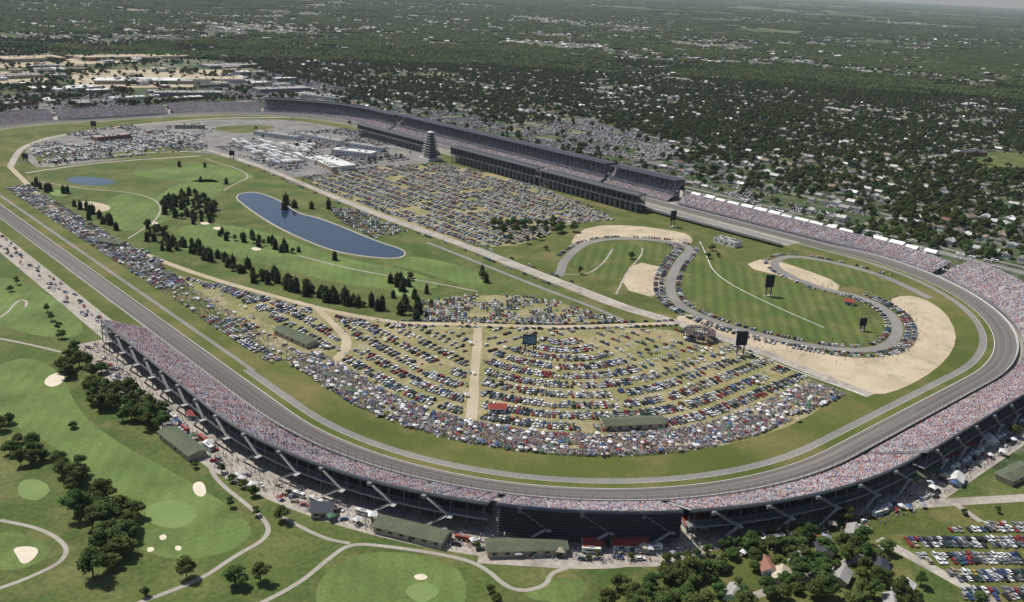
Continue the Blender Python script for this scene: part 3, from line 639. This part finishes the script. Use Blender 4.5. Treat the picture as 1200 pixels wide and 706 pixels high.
for _ in range(50):
    rr=math.exp(rng.uniform(math.log(2300),math.log(9000)));a=YAW+rng.uniform(-.5,.5);X=CAM[0]+rr*math.sin(a);Y=CAM[1]+rr*math.cos(a)
    building('commercial_building',X,Y,rng.uniform(30,80),rng.uniform(18,36),8+rr/2500,rng.choice([0,pi/2]),rng.choice(['wall','tan','grey']),rng.choice(['whiteroof','greyroof','greyroof']),units=4)
for i in range(17):
    X,Y=-430-rng.uniform(0,8),560-i*21;building('hospitality_marquee',X,Y,rng.uniform(11,17),9,3.5,pi/2,'white','white',flat=False,rh=2.6,units=0,win=False)
# ------------------------------------------------------------------ grandstands
PX=[];PY=[];PZ=[];PR=[]
def crowd(s0,s1,off0,z0,rows,dep,rise,fill=.9,sp=.85):
    sg=1 if dep>0 else -1
    for r_ in range(rows):
        S=np.arange(s0,s1,sp);S=S+rng.normal(0,.1,len(S));k=(S%16>1.3)&(rng.random(len(S))<fill)
        S=S[k];o=off0+dep*(r_+.5);x,y,a=oval(S,o)
        PX.append(x);PY.append(y);PZ.append(np.full(len(S),z0+rise*r_+.42));PR.append(a+(pi if sg>0 else 0)+rng.normal(0,.25,len(S)))
def stand(name,s0,s1,off0,z0,rows,dep,rise,fill=.9,sp=.85,cols=True):
    prof=[(off0,z0-1.2)]
    for r_ in range(rows):
        prof+=[(off0+dep*r_,z0+rise*r_),(off0+dep*(r_+1),z0+rise*r_)]
    zt=z0+rise*(rows-1);ob=off0+dep*rows
    prof+=[(ob,zt+1.1),(ob+.15*np.sign(dep),zt+1.1),(ob+.15*np.sign(dep),zt-1.2)]
    o=sweep(name,s0,s1,prof,'bench',6)
    crowd(s0+.5,s1-.5,off0,z0,rows,dep,rise,fill,sp)
    if cols:
        sgn=np.sign(dep)
        Bt=Batch();ss=np.arange(s0+2,s1,7.5);fr=[.25,.55,.8,1.0]
        tops=[z0+rise*rows*f-1.2 for f in fr]
        for i_,s_ in enumerate(ss):
            pts=[]
            for f,t in zip(fr,tops):
                x,y,a=oval(s_,off0+dep*rows*f);pts.append((x[0],y[0],t));Bt.box(x[0],y[0],0,t,.55,.55,a[0],'steel')
            Bt.seg(pts[0],pts[-1],.6,'steel')
            x0,y0,a0=oval(s_,off0+dep*rows);xm,ym,_=oval(s_,off0+dep*rows*.8)
            Bt.seg((x0[0],y0[0],tops[-1]*.45),(xm[0],ym[0],tops[-1]*.45),.4,'steel')
            Bt.seg((x0[0],y0[0],tops[-1]*.9),(xm[0],ym[0],tops[-1]*.45),.25,'steel')
            if i_%3==0:Bt.box(x0[0],y0[0],zt+1.1,zt+4.6,.14,.14,a0[0],'wall')
        Bt.obj(name+'_frame')
        sweep(name+'_shade_sheet',s0+1,s1-1,[(off0+dep*rows*.5,0),(off0+dep*rows*.5,tops[1]-.3)],'roofdk')  # dark sheet added under the seats, standing in for the shade there
        sweep(name+'_walkway',s0,s1,[(ob-dep*rows*.2,tops[-1]*.46),(ob+.6*sgn,tops[-1]*.46),(ob+.6*sgn,tops[-1]*.46+1.1)],'grey')
        for zz in(.72,1.0):
            sweep(name+'_beam',s0,s1,[(ob+.3*sgn,tops[-1]*zz-.2),(ob+.3*sgn,tops[-1]*zz+.2)],'steel')
        Bt=Batch()
        for s_ in np.arange(s0+12,s1-8,27):
            h=tops[-1]*.48
            P_=lambda ds,do:[v[0] for v in oval(s_+ds,ob+do*sgn)]
            p1,p2,p3,p4=P_(0,1.5),P_(10,1.5),P_(0,3.6),P_(10,3.6)
            Bt.seg((p1[0],p1[1],h*1.95),(p2[0],p2[1],h),1.5,'stair',.35);Bt.seg((p4[0],p4[1],h),(p3[0],p3[1],0),1.5,'stair',.35)
            for (a1,z1_),(a2,z2_) in(((p1,h*1.95+1),(p2,h+1)),((p4,h+1),(p3,1))):Bt.seg((a1[0],a1[1],z1_),(a2[0],a2[1],z2_),.12,'grey',.5)
            q=P_(11.4,2.5);Bt.box(q[0],q[1],h-.3,h,2.6,4.2,q[2]+pi/2,'stair');Bt.box(q[0],q[1],0,h-.3,.5,.5,q[2],'steel')
            q=P_(-1.5,1.4);Bt.box(q[0],q[1],h*1.9,2*h+.9,2.4,1.8,q[2]+pi/2,'grey')
        Bt.obj(name+'_stairs')
    return o
stand('grandstand',-694,-330,13,3.4,33,1.0,.44,.93)
stand('grandstand',-326,-244,13,3.4,35,1.0,.46,.93)
stand('grandstand',-240,-95,13,3.4,34,1.0,.46,.93)
stand('grandstand',-91,396,13,3.4,36,1.0,.46,.93)
stand('grandstand',408,765,13,2.6,24,1.0,.42,.93)
sweep('grandstand_back_screen',-325,-245,[(50.2,4.5),(50.2,19.3),(50.5,19.3)],'dark')
for k in range(9):sweep('screen_louvre',-325,-245,[(50.55,5+k*1.6),(50.9,4.8+k*1.6)],'steel')
Bt=Batch()
for s_ in np.arange(-694,770,6):
    x,y,a=oval(s_,9.8);b0=float(bank(s_))*18;Bt.box(x[0],y[0],b0,b0+5.2,.18,.18,a[0],'grey')
Bt.obj('catch_fence_posts')
for h in(2.2,3.2,4.2,5.2):sweep('catch_fence_cable',-694,770,[(9.8,h),(9.8,h+.07)],'grey',7,True)
def roofed(name,s0,s1,sgn,o0,lower,upper,roofz,fill=.8):
    stand(name,s0,s1,sgn*o0,2,lower,sgn*1.0,.40,fill,1.0)
    uo=o0+lower*.62
    prof=[]
    for r_ in range(upper):prof+=[(sgn*(uo+r_),11+.62*r_),(sgn*(uo+r_+1),11+.62*r_)]
    prof+=[(sgn*(uo+upper),11+.62*upper+6)]
    sweep(name+'_upper_deck',s0,s1,prof,'bench',8);crowd(s0,s1,sgn*uo,11,upper,sgn*1.0,.62,fill,1.1)
    sweep(name+'_fascia',s0,s1,[(sgn*(uo-.1),9.2),(sgn*(uo-.1),11.6)],'grey',8)
    sweep(name+'_back',s0,s1,[(sgn*(uo+upper+.2),12),(sgn*(uo+upper+.2),roofz-.6)],'dark',8)
    sweep(name+'_roof',s0,s1,[(sgn*(uo-2),roofz+.9),(sgn*(uo-2),roofz+1.9),(sgn*(uo+upper+2),roofz+.8),(sgn*(uo+upper+2),roofz-.4),(sgn*(uo-2),roofz+.85)],'roofdk',8)
    Bt=Batch()
    for s_ in np.arange(s0+1,s1,9):
        for o_,zt in((uo+1,roofz+.8),(uo+upper*.55,roofz),(uo+upper+.7,roofz-.5),(uo+upper+3.5,12.5)):
            x,y,a=oval(s_,sgn*o_);Bt.box(x[0],y[0],0,zt,.8,.8,a[0],'grey')
        x,y,a=oval(s_,sgn*(uo-1.2));Bt.box(x[0],y[0],roofz+1.9,roofz+3.2,.25,.25,a[0],'wall')
    Bt.obj(name+'_columns')
    sweep(name+'_gallery',s0,s1,[(sgn*(uo+upper+.3),12.4),(sgn*(uo+upper+3.8),12.4),(sgn*(uo+upper+3.8),13.5)],'grey',8)
roofed('covered_grandstand',782,905,1,14,22,20,26)
roofed('covered_grandstand',912,1440,1,14,22,20,27)
roofed('covered_grandstand',1446,1745,1,14,22,18,25)
roofed('pit_grandstand',E[2]+503-244,E[2]+503-60,-1,44,18,14,21)
roofed('pit_grandstand',E[2]+503-52,E[2]+503+145,-1,44,18,14,22)
roofed('pit_grandstand',E[2]+503+205,E[2]+503+420,-1,44,16,10,18)
stand('grandstand',1752,1905,14,3,30,1.1,.46,.85,1.1)
stand('grandstand',1915,2110,14,3,26,1.1,.46,.85,1.1)
stand('grandstand',2120,2440,14,3,30,1.1,.46,.85,1.1)
stand('bleachers',560,760,-46,1.5,8,-.9,.4,.7,1.0,cols=False)
X=np.concatenate(PX);Y=np.concatenate(PY);Z=np.concatenate(PZ);Rr=np.concatenate(PR);n=len(X)
print('crowd',n)
cc=crowdcol(n);cc*=(.78+.4*vnoise(X,Y,5))[:,None]
scatter('spectator_crowd',PEOPLE,X,Y,Z,Rr,rng.uniform(1.0,1.3,n),np.zeros(n),np.clip(cc,0,.9))
n=14000;S=rng.uniform(3440,4012,n);x,y,a=oval(S,-rng.uniform(47,77,n));k=vnoise(x,y,9)>.2
n2=3500;S=rng.uniform(2750,3440,n2);x2,y2,_=oval(S,-rng.uniform(35,62,n2))
P_=np.array(chaikin(RC[4:19],2,False));i=rng.integers(0,len(P_),1800);x3=P_[i,0]+rng.normal(0,12,1800);y3=P_[i,1]+rng.normal(0,12,1800);k3=dpoly(x3,y3,RC)>7
n4=4000;S=rng.uniform(3330,T+700,n4);x4,y4,_=oval(S,rng.uniform(50,66,n4))
xx=np.r_[x[k],x2,x3[k3],x4];yy=np.r_[y[k],y2,y3[k3],y4];n=len(xx)
scatter('infield_spectators',PEOPLE,xx,yy,.1,rng.uniform(0,6.28,n),rng.uniform(1,1.15,n),np.ones(n),crowdcol(n)*.85)
n=1000;S=rng.uniform(3440,4012,n);x,y,a=oval(S,-rng.uniform(47,77,n));n2=380;S=rng.uniform(2750,3440,n2);x2,y2,_=oval(S,-rng.uniform(35,64,n2))
bx=rng.uniform(min(p[0] for p in LOT),max(p[0] for p in LOT),900);by=rng.uniform(min(p[1] for p in LOT),max(p[1] for p in LOT),900);k=inpoly(bx,by,LOT)
n5=110;S=rng.uniform(3400,T+650,n5);x5,y5,_=oval(S,rng.uniform(54,66,n5))
xx=np.r_[x,x2,bx[k],x5];yy=np.r_[y,y2,by[k],y5];n=len(xx);sc=rng.uniform(.55,1.05,n);sc[-n5:]*=1.6;ii=rng.choice(2,n,p=[.4,.6]);ii[-n5:]=0
scatter('canopy_tents',TENTS,xx,yy,.1,rng.uniform(0,6.28,n),sc,ii,pick([(.65,.65,.65),(.07,.13,.27),(.24,.05,.05),(.08,.17,.10),(.4,.35,.26),(.24,.26,.3)],[38,10,6,12,16,20],n))
for o in(-50,-57,-65,-72):
    S=np.arange(3440,4010,4.6);x,y,a=oval(S+rng.normal(0,1,len(S)),o+rng.normal(0,1.5,len(S)));k=rng.random(len(S))<.45;addcars(x[k],y[k],(a+rng.choice([0,pi/2],len(a)))[k])
x=np.concatenate(CX);y=np.concatenate(CY);a=np.concatenate(CR);n=len(x);print('cars',n)
scatter('parked_cars',CARS,x,y,.18,a,rng.uniform(.95,1.05,n),rng.choice(4,n,p=[.45,.25,.15,.15]),carcol(n))
# motorhomes and transporters
bx=[];by=[];bi=[];br=[]
P=GP([(30,178),(100,163),(180,153),(250,150),(240,176),(190,180),(60,194)])
for Yv in np.arange(-700,0,13.):
    q=np.arange(-300,400,5.2);k=inpoly(q,np.full(len(q),Yv),P)&(rng.random(len(q))<.4)&(vnoise(q,np.full(len(q),Yv),50)>.4);bx.append(q[k]);by.append(np.full(k.sum(),Yv));bi.append(np.zeros(k.sum()));br.append(np.full(k.sum(),pi/2))
P=GP([(270,165),(310,158),(370,170),(352,190),(320,195)])
for Yv in np.arange(-800,0,22.):
    q=np.arange(-400,200,4.6);k=inpoly(q,np.full(len(q),Yv),P)&(rng.random(len(q))<.7)&(vnoise(q,np.full(len(q),Yv),30)>.35);bx.append(q[k]);by.append(np.full(k.sum(),Yv));bi.append(np.ones(k.sum()));br.append(np.full(k.sum(),pi/2))
q=rng.uniform(-470,-420,60);bx.append(q);by.append(rng.uniform(260,640,60));bi.append(np.zeros(60));br.append(np.full(60,pi/2))
S=rng.uniform(3400,T+650,46);x,y,a=oval(S,rng.uniform(53,57,46));bx.append(x);by.append(y);bi.append(np.zeros(46));br.append(a+pi/2)
bx=np.concatenate(bx);by=np.concatenate(by);bi=np.concatenate(bi);br=np.concatenate(br);n=len(bx)
scatter('motorhomes',RVS,bx,by,.12,br+rng.normal(0,.05,n),rng.uniform(.8,1.1,n),bi,pick([(.68,.68,.66),(.5,.48,.44),(.3,.32,.36),(.3,.07,.05)],[64,20,14,2],n))
# ------------------------------------------------------------------ control tower (tiered)
x0,y0=-268,-172;Bt=Batch();Bt.box(x0,y0,0,4,26,26,0,'wall')
z=4
for i in range(10):
    w=20-1.1*i if i<7 else 12-1.2*(i-7);Bt.box(x0,y0,z,z+2.6,w*.72,w*.72,0,'glass');Bt.box(x0,y0,z+2.6,z+3.1,w*1.12,w*1.12,0,'stair');
    for sx in(-1,1):
        for sy in(-1,1):Bt.box(x0+sx*w*.45,y0+sy*w*.45,z,z+2.6,.5,.5,0,'grey')
    z+=4.0 if i<9 else 3
    Bt.box(x0,y0,z-.9,z,w*.66,w*.66,0,'grey')
Bt.box(x0,y0,z,z+2,8,8,0,'wall',.2);Bt.seg((x0,y0,z),(x0,y0,z+6),.4,'steel');Bt.obj('control_tower')
def vboard(px,py,h,w,face,blue=False):
    X,Y=G(px,py);Bt=Batch();c,s_=math.cos(face),math.sin(face)
    for k in(-.3,.3):Bt.box(X-s_*w*k,Y+c*w*k,0,h,.9,.9,face,'steel')
    Bt.box(X,Y,h*.42,h,1.6,w,face,'dark');Bt.box(X+c*.83,Y+s_*.83,h*.5,h*.94,.05,w*.86,face,'scr' if blue else 'dark')
    for k in np.linspace(-.4,.4,5):Bt.box(X-c*.9-s_*w*k,Y-s_*.9+c*w*k,h*.42,h,.2,.2,face,'grey')
    Bt.seg((X-s_*w*.3,Y+c*w*.3,1),(X+s_*w*.3,Y-c*w*.3,h*.4),.3,'steel');Bt.box(X,Y,0,.6,4,w,face,'concrete')
    Bt.obj('video_board')
vboard(900,347,21,9,1.2);vboard(867,416,20,9,1.0);vboard(620,412,14,11,.8,True);vboard(788,266,20,8,1.4);vboard(272,186,12,8,.8);vboard(110,152,14,9,.8);vboard(30,190,12,8,.8);vboard(1010,388,12,6,1.0)
X,Y=G(819,397);Bt=Batch();n=20
for k in range(n):
    a=2*pi*k/n;a2=2*pi*(k+1)/n
    for rr in(13,8):
        Bt.seg((X+rr*math.cos(a),Y+rr*math.sin(a),0),(X+rr*math.cos(a),Y+rr*math.sin(a),7),.35,'steel')
    for rr,z_ in((13,7),(13,3.5),(8,7)):Bt.seg((X+rr*math.cos(a),Y+rr*math.sin(a),z_),(X+rr*math.cos(a2),Y+rr*math.sin(a2),z_),.5,'steel')
    Bt.seg((X+8*math.cos(a),Y+8*math.sin(a),7),(X+13*math.cos(a),Y+13*math.sin(a),7),.3,'steel')
    Bt.add([(X+8*math.cos(a),Y+8*math.sin(a),6.2),(X+13*math.cos(a),Y+13*math.sin(a),6.2),(X+13*math.cos(a2),Y+13*math.sin(a2),6.2),(X+8*math.cos(a2),Y+8*math.sin(a2),6.2)],[(0,1,2,3)],'brick' if k%2 else 'roofdk')
Bt.box(X,Y,0,5,9,9,.4,'roofdk',.5);Bt.obj('circular_viewing_platform')
# ------------------------------------------------------------------ individual trees
class TG:
    def __init__(s):s.a=[]
    def at(s,px,py,size=1.0,h=5):X,Y=G(px,py,h*size);s.a.append((X,Y,size))
    def grove(s,P,n,size,h=5):
        xs=[p[0] for p in P];ys=[p[1] for p in P];c=0;t=0
        while c<n and t<n*40:
            t+=1;px=rng.uniform(min(xs),max(xs));py=rng.uniform(min(ys),max(ys))
            if inpoly(np.array([px]),np.array([py]),P)[0]:s.at(px,py,size*rng.uniform(.7,1.2),h);c+=1
    def line(s,P,n,size,j=3,h=5):
        P=np.array(P,float);d=np.r_[0,np.cumsum(np.hypot(*np.diff(P,axis=0).T))]
        for u in np.linspace(0,d[-1],n):s.at(np.interp(u,d,P[:,0])+rng.normal(0,j),np.interp(u,d,P[:,1])+rng.normal(0,j*.5),size*rng.uniform(.75,1.2),h)
    def out(s,name,coll,k,base,v=.25):
        A=np.array(s.a);n=len(A);scatter(name,coll,A[:,0],A[:,1],0,rng.uniform(0,6.28,n),np.stack([A[:,2]]*2+[A[:,2]*rng.uniform(.85,1.1,n)],1),rng.integers(0,k,n),treecol(n,base,v))
t=TG()
t.grove([(100,440),(150,455),(190,478),(192,500),(150,492),(105,470)],40,.95)
t.grove([(72,410),(110,405),(125,430),(100,445),(70,432)],13,.95)
t.grove([(5,515),(50,508),(58,535),(30,545),(8,535)],9,.85)
t.grove([(62,535),(95,545),(105,570),(80,572)],9,1.0);t.grove([(85,575),(150,575),(165,610),(120,625),(90,605)],15,1.1)
t.grove([(110,620),(155,615),(170,640),(140,652),(112,640)],8,1.1)
for p in((108,664,1.25),(130,655,1),(218,668,.9),(275,675,1.1),(305,672,.95),(0,497,.9),(10,490,.8),(38,515,.8),(20,330,.6),(12,338,.6),(60,372,.6),(55,362,.55),(72,392,.7),(68,383,.6),(260,550,.5),(272,560,.55),(285,566,.6),(297,576,.6),(270,590,.5),(330,603,.8),(300,600,.5),(85,497,.6),(575,690,.5),(582,700,.6),(700,650,.4),(740,652,.4),(655,650,.35),(690,652,.4),(560,640,.3),(170,695,.4),(228,545,.4)):t.at(*p)
t.grove([(700,692),(760,668),(800,660),(840,672),(880,700),(870,720),(700,720)],38,.9)
t.grove([(790,662),(850,640),(900,626),(960,618),(1000,628),(1030,650),(990,690),(930,700),(860,690)],56,.8)
t.line([(780,655),(870,632),(940,618)],14,.5)
for p in((990,600,1),(1010,630,.9),(1040,640,.9),(970,690,1.1),(1000,700,1),(1150,700,.7),(1080,680,.7),(1190,505,.9),(1170,598,.4),(1130,600,.4)):t.at(*p)
t.grove([(1000,655),(1050,650),(1085,690),(1080,715),(1000,712)],16,.7)
for p in((590,272,1.1),(605,268,1.1),(655,268,1.1),(625,270,.9),(640,268,.8),(612,262,1),(598,280,.9),(648,260,1),(632,278,.7),(618,282,.8),(680,318,.6),(740,300,.7),(835,290,.8),(842,298,.6),(830,300,.6),(300,150,.7),(565,322,.7),(640,290,.6),(505,355,.5)):t.at(*p)
t.line([(580,262),(640,262),(672,268)],14,.95)
t.line([(50,195),(110,183),(200,172),(240,172)],14,.55,4)
t.line([(430,190),(455,185),(470,182)],6,.7);t.grove([(260,155),(450,165),(500,180),(420,180),(300,165)],12,.6)
t.grove([(660,170),(700,182),(780,212),(790,218),(700,198)],46,1.0);t.grove([(380,140),(470,140),(560,165),(520,160)],14,.6)
t.line([(960,262),(1060,275),(1180,300)],40,1,6);t.line([(860,225),(960,250),(1080,275)],20,.8,6)
t.out('broadleaf_trees',TREES,4,(.058,.092,.025))
d=TG();p=TG()
p.grove([(190,230),(225,222),(255,240),(250,262),(215,258),(190,245)],42,.95);d.grove([(190,232),(225,224),(252,240),(248,260),(215,256),(192,246)],32,.85)
p.grove([(172,262),(200,270),(215,290),(190,292),(172,278)],16,.9);d.grove([(172,262),(200,270),(215,290),(190,292)],10,.7)
p.line([(40,214),(75,224)],9,.95);p.line([(90,238),(112,250),(135,262)],12,.95)
p.line([(225,290),(260,300),(300,318),(345,335)],26,1.0,4.5);p.line([(215,282),(245,300)],10,.95);p.line([(345,335),(380,345),(430,355)],18,1.0,5)
p.line([(262,275),(300,278),(345,292)],16,.85,4.5);p.grove([(455,325),(490,322),(495,345),(492,368),(470,368),(458,345)],20,.95)
d.line([(228,292),(300,320),(425,354)],22,.7,5);d.line([(262,277),(345,292)],8,.6);d.grove([(455,325),(490,322),(492,368),(470,368)],6,.6)
for q in((335,233,1.5),(333,240,1.2),(345,238,1.2),(385,240,1.1),(365,240,1),(392,300,.9),(420,352,.9),(565,318,.9),(570,326,.9),(500,340,.7),(120,258,.9),(235,210,.8),(265,212,.9),(210,192,.9),(240,193,.8),(500,368,.6),(448,357,1),(390,345,1.1),(405,347,1.2),(325,325,1.1)):p.at(*q)
p.out('pine_trees',PINES,3,(.022,.037,.016))
d.out('broadleaf_trees',TREES,4,(.034,.056,.019))
# ------------------------------------------------------------------ light, sky, haze, camera
EL,AZ=math.radians(58),math.radians(165)
w=bpy.data.worlds.new('World');scene.world=w;w.use_nodes=True;nt=w.node_tree
sky=nt.nodes.new('ShaderNodeTexSky');sky.sky_type='NISHITA';sky.sun_disc=False;sky.sun_elevation=EL;sky.sun_rotation=AZ;sky.altitude=300;sky.air_density=1.2;sky.dust_density=1.5
bg=nt.nodes['Background'];nt.links.new(sky.outputs[0],bg.inputs[0]);bg.inputs[1].default_value=.08
sl=bpy.data.lights.new('sun','SUN');sl.energy=5.0;sl.angle=math.radians(.5);sl.color=(1,.96,.89)
so=bpy.data.objects.new('sun',sl);scene.collection.objects.link(so)
from mathutils import Vector,Matrix
d=Vector((math.sin(AZ)*math.cos(EL),math.cos(AZ)*math.cos(EL),math.sin(EL)))
so.rotation_euler=d.to_track_quat('Z','Y').to_euler()
Bt=Batch();M['hz']=bpy.data.materials.new('air');hm=M['hz'];hm.use_nodes=True;hn=hm.node_tree;hn.nodes.clear()
vs=hn.nodes.new('ShaderNodeVolumeScatter');vs.inputs['Density'].default_value=HAZE;vs.inputs['Color'].default_value=(.76,.88,1,1);vs.inputs['Anisotropy'].default_value=.2
ho=hn.nodes.new('ShaderNodeOutputMaterial');hn.links.new(vs.outputs[0],ho.inputs['Volume'])
Bt.box(0,0,-5,700,88000,88000,0,'hz');Bt.obj('atmosphere_haze')
cd=bpy.data.cameras.new('camera');cd.sensor_width=36;cd.lens=FPX/1200*36;cd.clip_end=120000;cd.clip_start=1
co=bpy.data.objects.new('camera',cd);scene.collection.objects.link(co)
co.matrix_world=Matrix(((_r2[0],_u2[0],-_f[0],CAM[0]),(_r2[1],_u2[1],-_f[1],CAM[1]),(_r2[2],_u2[2],-_f[2],CAM[2]),(0,0,0,1)))
scene.camera=co
scene.view_settings.view_transform='Standard';scene.view_settings.look='None';scene.view_settings.exposure=0
